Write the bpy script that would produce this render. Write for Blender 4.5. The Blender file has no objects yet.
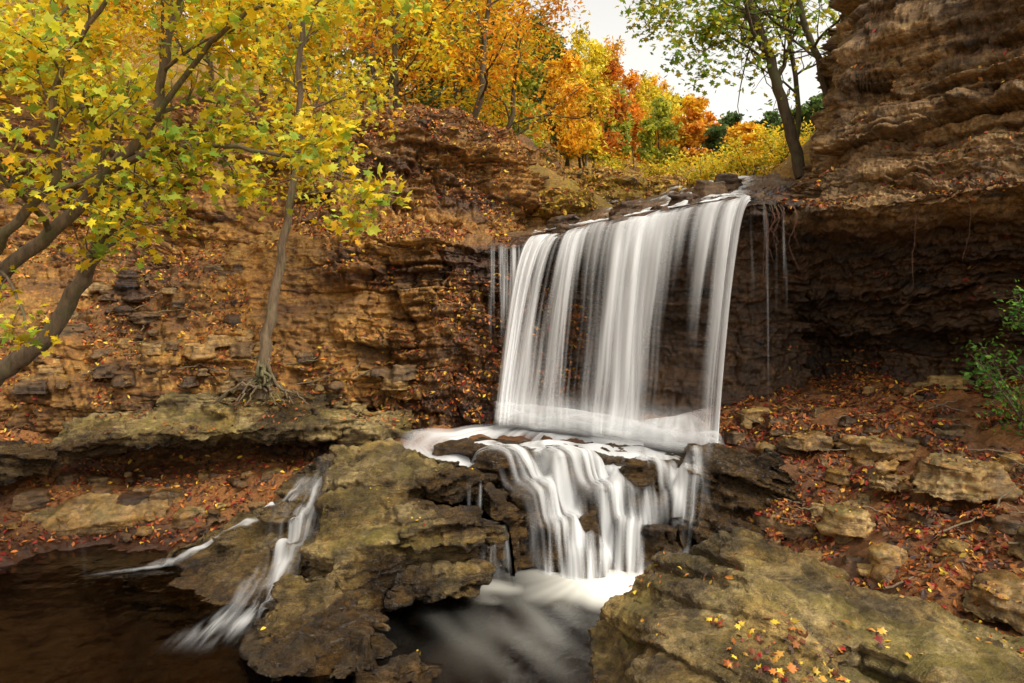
import bpy, bmesh, math, numpy as np
from mathutils import Vector
rng=np.random.default_rng(7)
# ------------------------------------------------------------------ noise
_perm=rng.permutation(256); _perm=np.concatenate([_perm,_perm])
_g=rng.normal(size=(256,3)); _g/=np.linalg.norm(_g,axis=1)[:,None]
def pn(p):
    i=np.floor(p).astype(int); f=p-i; i&=255
    u=f*f*f*(f*(f*6-15)+10); r=0
    for a in (0,1):
        wx=u[:,0] if a else 1-u[:,0]; ia=_perm[(i[:,0]+a)&255]
        for b in (0,1):
            wy=u[:,1] if b else 1-u[:,1]; ib=_perm[(ia+i[:,1]+b)&255]
            for c in (0,1):
                wz=u[:,2] if c else 1-u[:,2]
                g=_g[_perm[(ib+i[:,2]+c)&255]]
                r=r+wx*wy*wz*(g[:,0]*(f[:,0]-a)+g[:,1]*(f[:,1]-b)+g[:,2]*(f[:,2]-c))
    return r*1.6
def fbm(p,o=4,l=2.1,g=.5):
    r=0;a=1
    for k in range(o):
        r=r+a*pn(p+k*17.3); p=p*l; a*=g
    return r
def h1(a,b=0,s=0):
    v=np.sin(a*127.1+b*311.7+s*74.7)*43758.5453
    return (v-np.floor(v))*2-1
def c3(a,b,c): return np.stack(np.broadcast_arrays(a,b,c),-1).astype(float)
def sst(a,b,x):
    t=np.clip((x-a)/(b-a),0,1); return t*t*(3-2*t)
# ------------------------------------------------------------------ mesh helpers
SC=bpy.context.scene
def mkmesh(name,V,Fs,mats,matidx=None,smooth=True,attrs=None,cols=None,parent=None):
    if not isinstance(Fs,list): Fs=[Fs]
    me=bpy.data.meshes.new(name)
    V=np.asarray(V,dtype=np.float32)
    me.vertices.add(len(V)); me.vertices.foreach_set('co',V.ravel())
    loops=np.concatenate([f.ravel() for f in Fs]).astype(np.int32)
    cnt=np.concatenate([np.full(len(f),f.shape[1]) for f in Fs])
    st=np.concatenate([[0],np.cumsum(cnt)[:-1]]).astype(np.int32)
    me.loops.add(len(loops)); me.loops.foreach_set('vertex_index',loops)
    me.polygons.add(len(cnt)); me.polygons.foreach_set('loop_start',st)
    me.polygons.foreach_set('use_smooth',np.full(len(cnt),smooth))
    if matidx is not None:
        me.polygons.foreach_set('material_index',np.concatenate([np.full(len(f),m) for f,m in zip(Fs,matidx)]).astype(np.int32))
    me.update(calc_edges=True)
    if attrs:
        for k,v in attrs.items():
            a=me.attributes.new(k,'FLOAT','POINT'); a.data.foreach_set('value',np.asarray(v,dtype=np.float32))
    if cols is not None:
        a=me.attributes.new('col','FLOAT_COLOR','POINT')
        c=np.ones((len(V),4),dtype=np.float32); c[:,:3]=cols; a.data.foreach_set('color',c.ravel())
    for m in mats: me.materials.append(m)
    ob=bpy.data.objects.new(name,me); SC.collection.objects.link(ob)
    if parent: ob.parent=parent
    return ob
def gridfaces(n,m):
    i=np.arange(n*m).reshape(n,m)
    return np.stack([i[:-1,:-1],i[1:,:-1],i[1:,1:],i[:-1,1:]],-1).reshape(-1,4)
def cr(A,n,axis):
    A=np.moveaxis(A,axis,0); k=len(A)
    t=np.linspace(0,k-1,n); i=np.clip(np.floor(t).astype(int),0,k-2); f=(t-i)
    f=f.reshape(-1,*([1]*(A.ndim-1)))
    p0=A[np.clip(i-1,0,k-1)];p1=A[i];p2=A[i+1];p3=A[np.clip(i+2,0,k-1)]
    c=.5*((2*p1)+(-p0+p2)*f+(2*p0-5*p1+4*p2-p3)*f*f+(-p0+3*p1-3*p2+p3)*f**3)
    lin=p1*(1-f)+p2*f
    return np.moveaxis(.6*c+.4*lin,0,axis)
def loft(st,nu,nv):
    A=np.array(st,float); return cr(cr(A,nu,0),nv,1)
def gnorm(G):
    du=np.gradient(G,axis=0); dv=np.gradient(G,axis=1)
    n=np.cross(du,dv); n/=np.linalg.norm(n,axis=2)[...,None]+1e-9
    return n
def strata(P,A=.15,th=.3,tilt=(0,0),seed=0.,fine=1.,blk=1.):
    z=P[:,2]+tilt[0]*P[:,0]+tilt[1]*P[:,1]+.10*fbm(P*.6+seed,3)+.012*pn(P*7+seed)
    z=z+th*.8*pn(c3(seed,.3,z/th*.45))
    d=0; region=.55+.9*sst(-.3,.4,pn(P*.9+seed+40))
    for n,(t,a,bl) in enumerate(((th,A,1.0*blk),(th*.4,A*.55*fine,.40*blk),(th*.17,A*.26*fine,.17*blk))):
        zz=z+t*.35*pn(c3(P[:,0]*.9/blk,P[:,1]*.9/blk,n*5.+seed))
        k=np.floor(zz/t); f=zz/t-k
        al=P[:,0]+P[:,1]*.7+.10*pn(P*3.3+n*9+seed)+.12*t/th*(f-.5)*h1(k,3,seed)
        cc=al/bl+h1(k,n,seed)*5; c=np.floor(cc); fc=cc-c
        o=pn(c3(P[:,0]*.8/blk,P[:,1]*.8/blk,k*3.71+seed))
        e=np.minimum(f,1-f)*t/(.012+.015*t); ec=np.minimum(fc,1-fc)*bl/(.012+.02*bl)
        hv=h1(k,c,seed); present=(h1(c,k,seed+5)>-.45)
        d=d+region*(a*(1.0*hv+.45*o)+a*.8*(f-.5)*h1(c,k,seed+2)+a*.5*(fc-.5)*h1(c,k,seed+9)-a*.4*present*np.exp(-e*e)-a*.5*np.exp(-ec*ec))
    return d
def rockdisp(P,N,A=.15,th=.3,tilt=(0,0),seed=0.,fine=1.,big=.08,small=.02,blk=1.,topk=.25,mask=1.):
    Nh=N*np.array([1,1,.3]); Nh/=np.linalg.norm(Nh,axis=1)[:,None]+1e-6
    w=topk+(1-topk)*(1-np.clip(np.abs(N[:,2]),0,1)**2)
    d=strata(P,A,th,tilt,seed,fine,blk)*w*mask
    return P+Nh*d[:,None]+N*(big*fbm(P*1.1+seed,3)+small*fbm(P*6+seed,4,2.3,.6)-small*.9*np.abs(pn(P*3.1+seed)))[:,None]
# ------------------------------------------------------------------ node helper
class NT:
    def __init__(s,name):
        s.m=bpy.data.materials.new(name); s.m.use_nodes=True; s.t=s.m.node_tree; s.t.nodes.clear()
        s.out=s.n('ShaderNodeOutputMaterial')
    def n(s,ty,**k):
        nd=s.t.nodes.new(ty)
        for a,b in k.items(): setattr(nd,a,b)
        return nd
    def l(s,a,b): s.t.links.new(a,b)
    def setin(s,nd,i,v):
        if isinstance(v,bpy.types.NodeSocket): s.l(v,nd.inputs[i])
        else: nd.inputs[i].default_value=v
    def noise(s,vec,scale,detail=6,rough=.6,dist=0):
        nd=s.n('ShaderNodeTexNoise'); s.l(vec,nd.inputs['Vector']); nd.inputs['Scale'].default_value=scale
        nd.inputs['Detail'].default_value=detail; nd.inputs['Roughness'].default_value=rough; nd.inputs['Distortion'].default_value=dist
        return nd.outputs[0]
    def mapv(s,vec,sc,rot=(0,0,0)):
        nd=s.n('ShaderNodeMapping'); s.l(vec,nd.inputs[0]); nd.inputs['Scale'].default_value=sc; nd.inputs['Rotation'].default_value=rot; return nd.outputs[0]
    def ramp(s,f,st):
        nd=s.n('ShaderNodeValToRGB'); s.l(f,nd.inputs[0]); e=nd.color_ramp.elements
        while len(e)<len(st): e.new(.5)
        for x,(p,c) in zip(e,st):
            x.position=p; x.color=(c,c,c,1) if isinstance(c,(int,float)) else (*c,1)
        return nd.outputs[0]
    def math(s,op,a,b=0.,clamp=False):
        nd=s.n('ShaderNodeMath',operation=op,use_clamp=clamp); s.setin(nd,0,a); s.setin(nd,1,b); return nd.outputs[0]
    def mix(s,f,a,b,bt='MIX'):
        nd=s.n('ShaderNodeMix',data_type='RGBA',blend_type=bt)
        s.setin(nd,0,f)
        for i,v in ((6,a),(7,b)):
            if isinstance(v,tuple): nd.inputs[i].default_value=(*v,1)
            else: s.l(v,nd.inputs[i])
        return nd.outputs[2]
    def attr(s,name,o=2):
        nd=s.n('ShaderNodeAttribute',attribute_name=name); return nd.outputs[o]
def rockmat(name,cols,moss=.3,mosscol=(.10,.105,.02),litter=0.,zs=7,rough=.75,bump=.5,stain=.6):
    t=NT(name); co=t.n('ShaderNodeTexCoord').outputs['Object']
    s1=t.noise(t.mapv(co,(.9,.9,zs),(.04,.03,0)),1.0,5,.68,.5)
    c=t.ramp(s1,[(.34,cols[0]),(.43,cols[1]),(.52,cols[2]),(.66,cols[3])])
    n2=t.noise(co,2.3,5,.7)
    c=t.mix(t.ramp(n2,[(.42,0.),(.62,.75)]),c,cols[4])
    st_=t.noise(t.mapv(co,(1,1,1.6)),1.3,6,.75)
    c=t.mix(t.math('MULTIPLY',t.ramp(st_,[(.47,0.),(.58,1.)]),stain),c,cols[0])
    n3=t.noise(co,14,7,.8)
    c=t.mix(.95,c,t.ramp(n3,[(.30,.14),(.48,.9),(.70,2.2)]),'MULTIPLY')
    nz=t.n('ShaderNodeSeparateXYZ'); g=t.n('ShaderNodeNewGeometry'); t.l(g.outputs['Normal'],nz.inputs[0])
    up=t.ramp(nz.outputs[2],[(.2,0.),(.75,1.)])
    mn=t.ramp(t.noise(co,1.9,6,.78),[(.5-.12*moss,0.),(.60,1.)])
    wet=t.attr('wet')
    mm=t.math('MULTIPLY',t.math('MULTIPLY',up,mn),moss*1.3,True)
    mm=t.math('MULTIPLY',mm,t.math('SUBTRACT',1.,t.math('MULTIPLY',wet,.8),True),True)
    c=t.mix(mm,c,t.mix(n3,tuple(v*.3 for v in mosscol),tuple(v*2.0 for v in mosscol)))
    if litter>0:
        ln=t.ramp(t.noise(co,36,5,.85),[(.3,(.035,.014,.005)),(.45,(.15,.055,.013)),(.58,(.30,.12,.022)),(.7,(.06,.025,.009))])
        c=t.mix(t.math('MULTIPLY',t.math('MULTIPLY',up,litter),t.ramp(st_,[(.36,.25),(.52,1.)]),True),c,ln)
    c=t.mix(t.math('MULTIPLY',wet,1.,True),c,t.mix(1.,c,(.24,.19,.15),'MULTIPLY'))
    b=t.n('ShaderNodeBsdfPrincipled'); t.l(c,b.inputs['Base Color'])
    r=t.math('SUBTRACT',t.math('ADD',rough-.1,t.math('MULTIPLY',n3,.25)),t.math('MULTIPLY',wet,.42),True)
    t.l(t.math('MAXIMUM',r,.16),b.inputs['Roughness'])
    hb=t.math('ADD',t.noise(t.mapv(co,(3,3,26)),1.,5,.72,.5),t.math('MULTIPLY',t.noise(co,22,5,.8),.9))
    bp=t.n('ShaderNodeBump'); bp.inputs['Strength'].default_value=bump; bp.inputs['Distance'].default_value=.07
    t.l(hb,bp.inputs['Height']); t.l(bp.outputs[0],b.inputs['Normal']); t.l(b.outputs[0],t.out.inputs[0])
    return t.m
def leafmat(name,trans=.45):
    t=NT(name); c=t.attr('col',0)
    d=t.n('ShaderNodeBsdfPrincipled'); t.l(c,d.inputs['Base Color']); d.inputs['Roughness'].default_value=.5; d.inputs['Specular IOR Level'].default_value=.3
    tr=t.n('ShaderNodeBsdfTranslucent'); t.l(c,tr.inputs[0])
    mx=t.n('ShaderNodeMixShader'); mx.inputs[0].default_value=trans; t.l(d.outputs[0],mx.inputs[1]); t.l(tr.outputs[0],mx.inputs[2]); t.l(mx.outputs[0],t.out.inputs[0])
    return t.m
def barkmat(name,a,b_):
    t=NT(name); co=t.n('ShaderNodeTexCoord').outputs['Object']
    n=t.noise(t.mapv(co,(30,30,6)),1,6,.7); c=t.ramp(n,[(.3,a),(.7,b_)])
    c=t.mix(t.ramp(t.noise(co,3,4),[(.5,0.),(.6,.5)]),c,(.10,.11,.04))
    b=t.n('ShaderNodeBsdfPrincipled'); t.l(c,b.inputs['Base Color']); b.inputs['Roughness'].default_value=.85
    bp=t.n('ShaderNodeBump'); bp.inputs['Strength'].default_value=.6; bp.inputs['Distance'].default_value=.02
    t.l(n,bp.inputs['Height']); t.l(bp.outputs[0],b.inputs['Normal']); t.l(b.outputs[0],t.out.inputs[0]); return t.m
def watermat(name):
    t=NT(name); d=t.n('ShaderNodeBsdfDiffuse'); d.inputs[0].default_value=(.90,.91,.93,1)
    tr=t.n('ShaderNodeBsdfTranslucent'); tr.inputs[0].default_value=(.90,.91,.93,1)
    m=t.n('ShaderNodeMixShader'); m.inputs[0].default_value=.35; t.l(d.outputs[0],m.inputs[1]); t.l(tr.outputs[0],m.inputs[2])
    tp=t.n('ShaderNodeBsdfTransparent'); m2=t.n('ShaderNodeMixShader'); t.l(t.attr('dens'),m2.inputs[0])
    t.l(tp.outputs[0],m2.inputs[1]); t.l(m.outputs[0],m2.inputs[2]); t.l(m2.outputs[0],t.out.inputs[0]); return t.m
def poolmat(name):
    t=NT(name); co=t.n('ShaderNodeTexCoord').outputs['Object']
    bp=t.n('ShaderNodeBump'); bp.inputs['Strength'].default_value=.3; bp.inputs['Distance'].default_value=.04
    t.l(t.noise(co,5,4,.55),bp.inputs['Height'])
    fr=t.n('ShaderNodeFresnel'); fr.inputs[0].default_value=1.33; t.l(bp.outputs[0],fr.inputs[1])
    tp=t.n('ShaderNodeBsdfTransparent'); tp.inputs[0].default_value=(.36,.30,.18,1)
    gl=t.n('ShaderNodeBsdfGlossy'); gl.inputs['Roughness'].default_value=.10; t.l(bp.outputs[0],gl.inputs['Normal'])
    m=t.n('ShaderNodeMixShader'); t.l(fr.outputs[0],m.inputs[0]); t.l(tp.outputs[0],m.inputs[1]); t.l(gl.outputs[0],m.inputs[2])
    d=t.n('ShaderNodeBsdfDiffuse'); d.inputs[0].default_value=(.85,.83,.76,1)
    m2=t.n('ShaderNodeMixShader'); t.l(t.attr('dens'),m2.inputs[0]); t.l(m.outputs[0],m2.inputs[1]); t.l(d.outputs[0],m2.inputs[2]); t.l(m2.outputs[0],t.out.inputs[0]); return t.m

M_cliffL=rockmat('ochre_sandstone',[(.035,.016,.007),(.22,.10,.024),(.45,.24,.055),(.13,.07,.02),(.34,.15,.028)],moss=.55,mosscol=(.14,.12,.015),litter=.75,stain=.65)
M_cliffR=rockmat('brown_sandstone',[(.022,.014,.008),(.15,.085,.033),(.38,.24,.11),(.09,.055,.022),(.19,.105,.035)],moss=.55,mosscol=(.07,.085,.015),litter=.5,stain=.6)
M_bould=rockmat('layered_limestone',[(.035,.024,.012),(.23,.155,.06),(.42,.31,.14),(.13,.09,.034),(.30,.185,.042)],moss=.5,mosscol=(.15,.12,.015),zs=9,rough=.40,bump=.85,stain=.7)
M_tan=rockmat('tan_limestone',[(.05,.03,.013),(.28,.16,.05),(.44,.29,.12),(.18,.11,.04),(.40,.20,.035)],moss=.4,zs=9,rough=.5,stain=.6)
M_gr=rockmat('leafy_ground',[(.014,.008,.005),(.045,.023,.010),(.09,.04,.014),(.03,.016,.008),(.10,.04,.013)],moss=.1,litter=1.,zs=1.5,rough=.75)
M_hill=rockmat('forest_floor',[(.06,.035,.015),(.22,.13,.03),(.40,.25,.03),(.18,.12,.03),(.34,.20,.02)],moss=.6,mosscol=(.22,.18,.02),litter=.5,zs=5)
M_leaf=leafmat('leaf_foliage',.5); M_litter=leafmat('fallen_leaf',.12)
M_bark=barkmat('maple_bark',(.05,.035,.02),(.22,.15,.085)); M_bark2=barkmat('dark_bark',(.03,.02,.012),(.12,.08,.04))
M_wat=watermat('white_water'); M_pool=poolmat('creek_water')
# ------------------------------------------------------------------ ground
CP=np.array([(.3,6.2,-2.95),(.1,5.3,-2.95),(.3,4.2,-2.95),(0,3,-2.8),(-1.5,6,-2.9),(-3.8,7,-2.6),(-2.9,6.8,-2.6),(-4.4,6,-2.8),(-3,5.5,-2.95),(-2.2,5,-2.95),(-3,4,-2.95),(-2,3,-2.8),
(-5.3,7.5,-2.35),(-4,7.6,-2.4),(-3,7.6,-2.35),(-2.4,7.6,-2.25),(-5.2,8,-2.1),(-4,8.05,-2.1),(-3,8.,-2.1),(-2.4,8.,-2.0),
(-5,9,-2.0),(-3.5,9,-2.0),(-2.2,9,-1.9),(-1.3,9,-1.6),(-.5,9.2,-1.6),(-1.95,8,-1.85),(-2.1,7.4,-2.05),(-2.2,6.8,-2.38),(-2.4,6.2,-2.6),
(-1,8.5,-1.6),(0,8.6,-1.6),(1,8.5,-1.65),(2,8.3,-1.75),(0,7.8,-1.8),(1,7.7,-1.9),
(3,8.8,-1.2),(4,8.6,-1.15),(5,8,-1.05),(6.5,7.3,-.95),(8,6,-.8),(3.6,7.2,-1.6),(4.3,6.6,-1.5),(2.7,7.8,-1.6),(2.6,7,-2.0),(2.6,5.9,-2.1),(2.9,5,-2.0),(3.6,5.5,-1.8),
(2.0,6.3,-2.5),(1.7,5.5,-2.7),(5.5,5,-1.6),(3.4,4,-1.9),(7,4,-1.4),(4,2.5,-1.8),(1.5,2.5,-2.5),(0,.5,-1.8),(-5,1,-1.9),(5,0,-1.6),
(-6,6,-1.3),(-7,7,-1.1),(-6,4,-1.4),(-6.5,8.5,-1.2),(-5.0,6,-2.0),(-5,4.5,-2.2),(9,8,-.6),(9,11,-.3),(-9,10,-.6),(0,11,-1.5),(3,11,-1.2),(-3,11,-1.2),(6,11,-.8)],float)
def rbf(C):
    D=np.linalg.norm(C[:,None,:2]-C[None,:,:2],axis=2); w=np.linalg.solve(D+1e-6*np.eye(len(C)),C[:,2]-C[:,2].mean())
    def f(x,y):
        r=np.full(x.shape,C[:,2].mean())
        for c,wi in zip(C,w): r=r+wi*np.sqrt((x-c[0])**2+(y-c[1])**2+.01)
        return r
    return f
Hn=rbf(CP)
SURF={}
def reg(name,P,N): SURF[name]=(P,N)
nx,ny=620,330
X,Y=np.meshgrid(np.linspace(-8.5,8.5,nx),np.linspace(1.2,10.2,ny),indexing='ij'); 
Z=Hn(X,Y); P=c3(X.ravel(),Y.ravel(),Z.ravel())
P[:,2]+=.08*fbm(P*1.3,4)+.05*fbm(P*5,4)
N=gnorm(P.reshape(nx,ny,3)).reshape(-1,3)
wet=np.clip(sst(-2.2,-2.45,P[:,2])+sst(1.6,.6,np.hypot((P[:,0]-1)*.6,P[:,1]-7.6))+.6*sst(.0,.4,pn(P*1.1)),0,1)
mkmesh('ground',P,gridfaces(nx,ny),[M_gr],attrs={'wet':wet}); reg('ground',P,N)
HP=np.array([(-9,13,4.0),(-5,13.5,3.5),(-2,13,3.0),(0,13.5,2.7),(1.5,14,1.95),(3,12,1.5),(4.5,13,2.0),(6,12,4.2),(9,12,5),(14,12,6),(-14,14,6),(-20,20,11),(-10,20,6.5),(-4,20,4.8),(2,20,3.3),(6,20,3.0),(10,20,4.5),(16,20,8),
(-24,32,15),(-12,32,10),(-3,32,7.5),(6,32,5.4),(14,32,5.2),(24,32,9),(2,45,11.5),(10,45,9),(18,45,7.5),(-50,60,20),(-10,60,16),(15,60,11),(40,60,13),(0,110,20),(-90,110,24),(90,110,20),(-90,0,10),(90,0,10)],float)
Hh=rbf(HP)
def Hall(x,y):
    xc=np.clip(x,-9,9); yc=np.clip(y,0,11)
    a=Hn(xc,yc)+np.maximum(np.abs(x)-9,0)*.35-.35
    b=Hh(x,y)-.12
    return a+(b-a)*sst(11.,12.6,y)
gx=np.sinh(np.linspace(-4.2,4.2,420))*3.6; gy=11+np.sinh(np.linspace(-3.6,4.1,400))*3.8
X,Y=np.meshgrid(gx,gy,indexing='ij'); P=c3(X.ravel(),Y.ravel(),Hall(X,Y).ravel())
P[:,2]+=np.clip(np.hypot(P[:,0],P[:,1])/25,0,1)*.5*fbm(P*.25,3)+.05*fbm(P*1.5,3)
near=sst(12,13,P[:,1])*sst(19,17,P[:,1])*sst(6,4,np.abs(P[:,0]-1))
P[:,2]+=near*(.10*np.round(3*pn(c3(P[:,0]*.7,P[:,1]*1.3,3.)))/1.5+.05*pn(P*4))
mkmesh('hillside',P,gridfaces(420,400),[M_hill],attrs={'wet':np.zeros(len(P))})
N=gnorm(P.reshape(420,400,3)).reshape(-1,3); reg('hill',P,N)
# ------------------------------------------------------------------ cliffs
def cliff(name,st,nu,nv,mat,wet_shade_f,maskf=None,**k):
    G=loft(st,nu,nv); N=gnorm(G)
    if N[nu//2,nv//3,1]>0: N=-N
    P0=G.reshape(-1,3); P=rockdisp(P0,N.reshape(-1,3),mask=(maskf(P0) if maskf else 1.),**k)
    N2=gnorm(P.reshape(nu,nv,3)).reshape(-1,3)
    if N2[(nu//2)*nv+nv//3,1]>0: N2=-N2
    mkmesh(name,P,gridfaces(nu,nv),[mat],attrs={'wet':wet_shade_f(P)}); reg(name,P,N2)
def S(x,yz): 
    xs=x if isinstance(x,(list,tuple)) else [x]*len(yz)
    return [(a,b,c) for a,(b,c) in zip(xs,yz)]
L=[S(-10,[(8.6,-2.1),(8.8,-1.2),(9.6,-.2),(10.6,.9),(10.9,1.6),(11.3,2.6),(12,3.2),(14,4.2)]),
S(-7,[(8.8,-2.1),(8.9,-1.2),(9.6,-.2),(10.5,.8),(10.8,1.5),(11.2,2.6),(12,3.2),(14,4.)]),
S(-5.5,[(9.0,-2.1),(9.0,-1.2),(9.6,-.3),(10.4,.6),(10.7,1.4),(11.1,2.5),(11.8,3.1),(13.8,3.8)]),
S(-4,[(9.1,-2.1),(9.1,-1.2),(9.7,-.3),(10.3,.6),(10.6,1.3),(11.0,2.4),(11.5,3.0),(13.5,3.5)]),
S(-2.5,[(9.1,-2.1),(9.1,-1.15),(9.4,-.2),(9.7,.6),(10.4,1.15),(10.8,2.2),(11.2,2.8),(13,3.2)]),
S(-1.3,[(9.1,-2.0),(9.1,-1.),(9.3,-.1),(9.45,.8),(10.6,1.1),(10.9,2.2),(11.2,2.85),(13,3.1)]),
S(-.5,[(9.1,-1.6),(9.2,-.9),(9.3,0),(9.5,.75),(10.9,1.0),(11.2,2.0),(11.5,2.75),(13,3.0)]),
S(.1,[(9.3,-1.6),(9.35,-.9),(9.4,0),(9.6,.65),(11.2,.95),(11.6,1.9),(12,2.6),(13.5,2.8)]),
S([.3,.3,.3,.3,.6,.7,.8,.8],[(9.7,-1.6),(9.7,-.9),(9.7,0),(9.8,.6),(12,1.1),(12.8,1.7),(13.3,2.3),(14.5,2.6)]),
S([1.2]*4+[1.4,1.5,1.6,1.6],[(10,-1.6),(10,-.7),(10,0),(10.2,.6),(14,1.6),(15,2.),(16,2.2),(17,2.5)])]
def wetL(P): return np.clip(sst(-1.5,.0,P[:,0]+.5*pn(P*1.5))*sst(10.6,9.8,P[:,1])*.95+sst(-1.1,-1.6,P[:,2])*.5+.6*sst(.15,.45,pn(P*np.array([.7,.7,1.4])+9))+.5*sst(.5,.7,np.abs(pn(P*np.array([.3,.3,2.2])))*1.6),0,1)
def maskL(P): 
    soil=sst(-1.2,-2.2,P[:,0]+.4*pn(P*.9))*sst(1.1,.7,P[:,2]+.3*pn(P*1.3+4))
    return 1-soil*(.2+.8*sst(-.25,.15,pn(P*1.1+31)))*.62
cliff('sandstone_cliff',L,720,480,M_cliffL,wetL,maskL,A=.15,th=.36,seed=3.,tilt=(.03,0),big=.13,small=.055)
def F_(x,y,z,dx=1.7): return [(x,y+.75,-1.9),(x,y+.95,-.9),(x,y+.85,-.1),(x,y+.5,z-.4),(x,y+.12,z-.14),(x,y+.03,z-.04),(x+.02,y+.35,z+.03),(x+.5*dx/1.7,y+1.8,z+.35),(x+dx,y+4.7,z+1.05)]
Fl=[F_(-.5,9.5,.66,1.2),F_(.15,9.2,.72,1.3),F_(.9,9.0,.84),F_(1.7,8.7,.98),F_(2.55,8.35,1.1),F_(3.1,8.35,1.12),F_(3.8,8.8,1.15)]
cliff('waterfall_ledge',Fl,360,360,M_cliffR,lambda P:np.clip(sst(11,10,P[:,1])+.3,0,1),A=.10,th=.26,seed=8.,big=.05,tilt=(.02,0),small=.035)
R=[[(3.4,11,-1.4),(3.4,11,-.6),(3.4,10.5,.2),(3.5,10.1,.8),(3.8,10.2,1.2),(4.2,10.6,1.5),(4.7,11.4,2.2),(5.3,11.9,4.2),(7,14,4.8)],
[(3.0,9.6,-1.4),(3.0,10.0,-.6),(3.0,9.5,.2),(3.05,8.9,.8),(3.2,8.35,1.0),(3.4,8.55,1.2),(3.75,9.0,1.9),(4.25,9.2,3.9),(6,13,4.8)],
[(3.7,9.8,-1.4),(3.7,10.6,-.75),(3.7,9.8,-.1),(3.7,8.9,.64),(3.7,7.75,.96),(3.82,8.1,1.2),(4.15,8.5,2.2),(4.6,8.75,4.2),(6.5,12,5)],
[(4.4,9.4,-1.4),(4.4,10.3,-.75),(4.4,9.4,-.15),(4.4,8.4,.66),(4.4,7.25,1.01),(4.45,7.7,1.25),(4.7,7.95,2.3),(5.0,8.3,4.5),(7,12,5)],
[(5.2,8.6,-1.4),(5.2,9.3,-.6),(5.1,8.6,.05),(5,7.9,.75),(4.95,6.85,1.1),(5.0,7.2,1.35),(5.2,7.4,2.4),(5.4,7.8,4.6),(8,11,5)],
[(6.5,7.5,-1.3),(6.5,7.7,-.5),(6.3,7.3,.2),(6.1,6.9,.9),(6,6.4,1.2),(6,6.5,1.4),(6.1,6.7,2.5),(6.3,7,4.8),(9,10,5.2)],
[(8.5,5.5,-1.2),(8.5,5.7,-.5),(8.3,5.4,.2),(8.1,5.,.9),(7.8,4.7,1.2),(7.8,4.8,1.4),(8,5,2.5),(8.2,5.4,4.8),(11,9,5.2)]]
cliff('overhanging_cliff',R,680,560,M_cliffR,lambda P:np.clip(sst(1.0,.7,P[:,2])*.95+.4*sst(.0,.4,pn(P*1.1)),0,1),A=.16,th=.34,seed=21.,tilt=(-.03,.02),big=.13,small=.055)  # below the ledge nose, recess shade is painted in along with the damp
# ------------------------------------------------------------------ voxel boulders
def boulder(name,hulls,mat,vox=.03,sm=3,wet_shade_f=None,parent=None,**k):
    bm=bmesh.new()
    for h in hulls:
        vs=[bm.verts.new(p) for p in h]; r=bmesh.ops.convex_hull(bm,input=vs)
        dl=[g for g in r['geom_interior'] if isinstance(g,bmesh.types.BMVert)]
        if dl: bmesh.ops.delete(bm,geom=dl,context='VERTS')
    me=bpy.data.meshes.new('tmp'); bm.to_mesh(me); bm.free(); o=bpy.data.objects.new('tmp',me); SC.collection.objects.link(o)
    m=o.modifiers.new('r','REMESH'); m.mode='VOXEL'; m.voxel_size=vox
    if sm: s=o.modifiers.new('s','SMOOTH'); s.iterations=sm; s.factor=.6
    dg=bpy.context.evaluated_depsgraph_get(); e=o.evaluated_get(dg); em=e.to_mesh()
    n=len(em.vertices); P=np.zeros(n*3); N=np.zeros(n*3); em.vertices.foreach_get('co',P); em.vertices.foreach_get('normal',N)
    F=np.zeros(len(em.loops),int); em.loops.foreach_get('vertex_index',F); tot=np.zeros(len(em.polygons),int); em.polygons.foreach_get('loop_total',tot); st=np.zeros(len(em.polygons),int); em.polygons.foreach_get('loop_start',st)
    Fs=[]
    for c in np.unique(tot):
        ss=st[tot==c]; Fs.append(np.stack([F[ss+j] for j in range(c)],1))
    e.to_mesh_clear(); bpy.data.objects.remove(o)
    P=P.reshape(-1,3);N=N.reshape(-1,3)
    P=rockdisp(P,N,**k)
    w=wet_shade_f(P) if wet_shade_f else np.zeros(len(P))
    w=np.maximum(w,sst(-2.2,-2.42,P[:,2]))
    ob=mkmesh(name,P,Fs,[mat],attrs={'wet':w},parent=parent); reg(name+str(len(SURF)),P,N); return ob
def top(pts,dz=-2.9,grow=.08):
    c=np.mean(pts,0); return list(pts)+[(c[0]+(p[0]-c[0])*(1+grow),c[1]+(p[1]-c[1])*(1+grow),dz) for p in pts]
def slab(cx,cy,cz,sx,sy,sz,rot,sd):
    r=np.random.default_rng(sd); pts=[]
    for a in np.linspace(0,2*math.pi,8)[:-1]:
        q=.8+.35*r.random(); x=math.cos(a)*sx*q; y=math.sin(a)*sy*q
        for z in (-.5,.35+.25*r.random()):
            k=1.05 if z<0 else .85
            pts.append((cx+(x*math.cos(rot)-y*math.sin(rot))*k,cy+(x*math.sin(rot)+y*math.cos(rot))*k,cz+z*sz))
    return pts
def wetD(P): return np.clip(sst(-1.0,-.45,P[:,0]+.25*pn(P*2))*sst(6.0,6.5,P[:,1]+.2*pn(P*2+7))+.7*sst(-1.85,-2.3,P[:,2]+.2*pn(P*2))+.5*sst(.05,.4,pn(P*1.3+3)),0,1)
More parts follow.
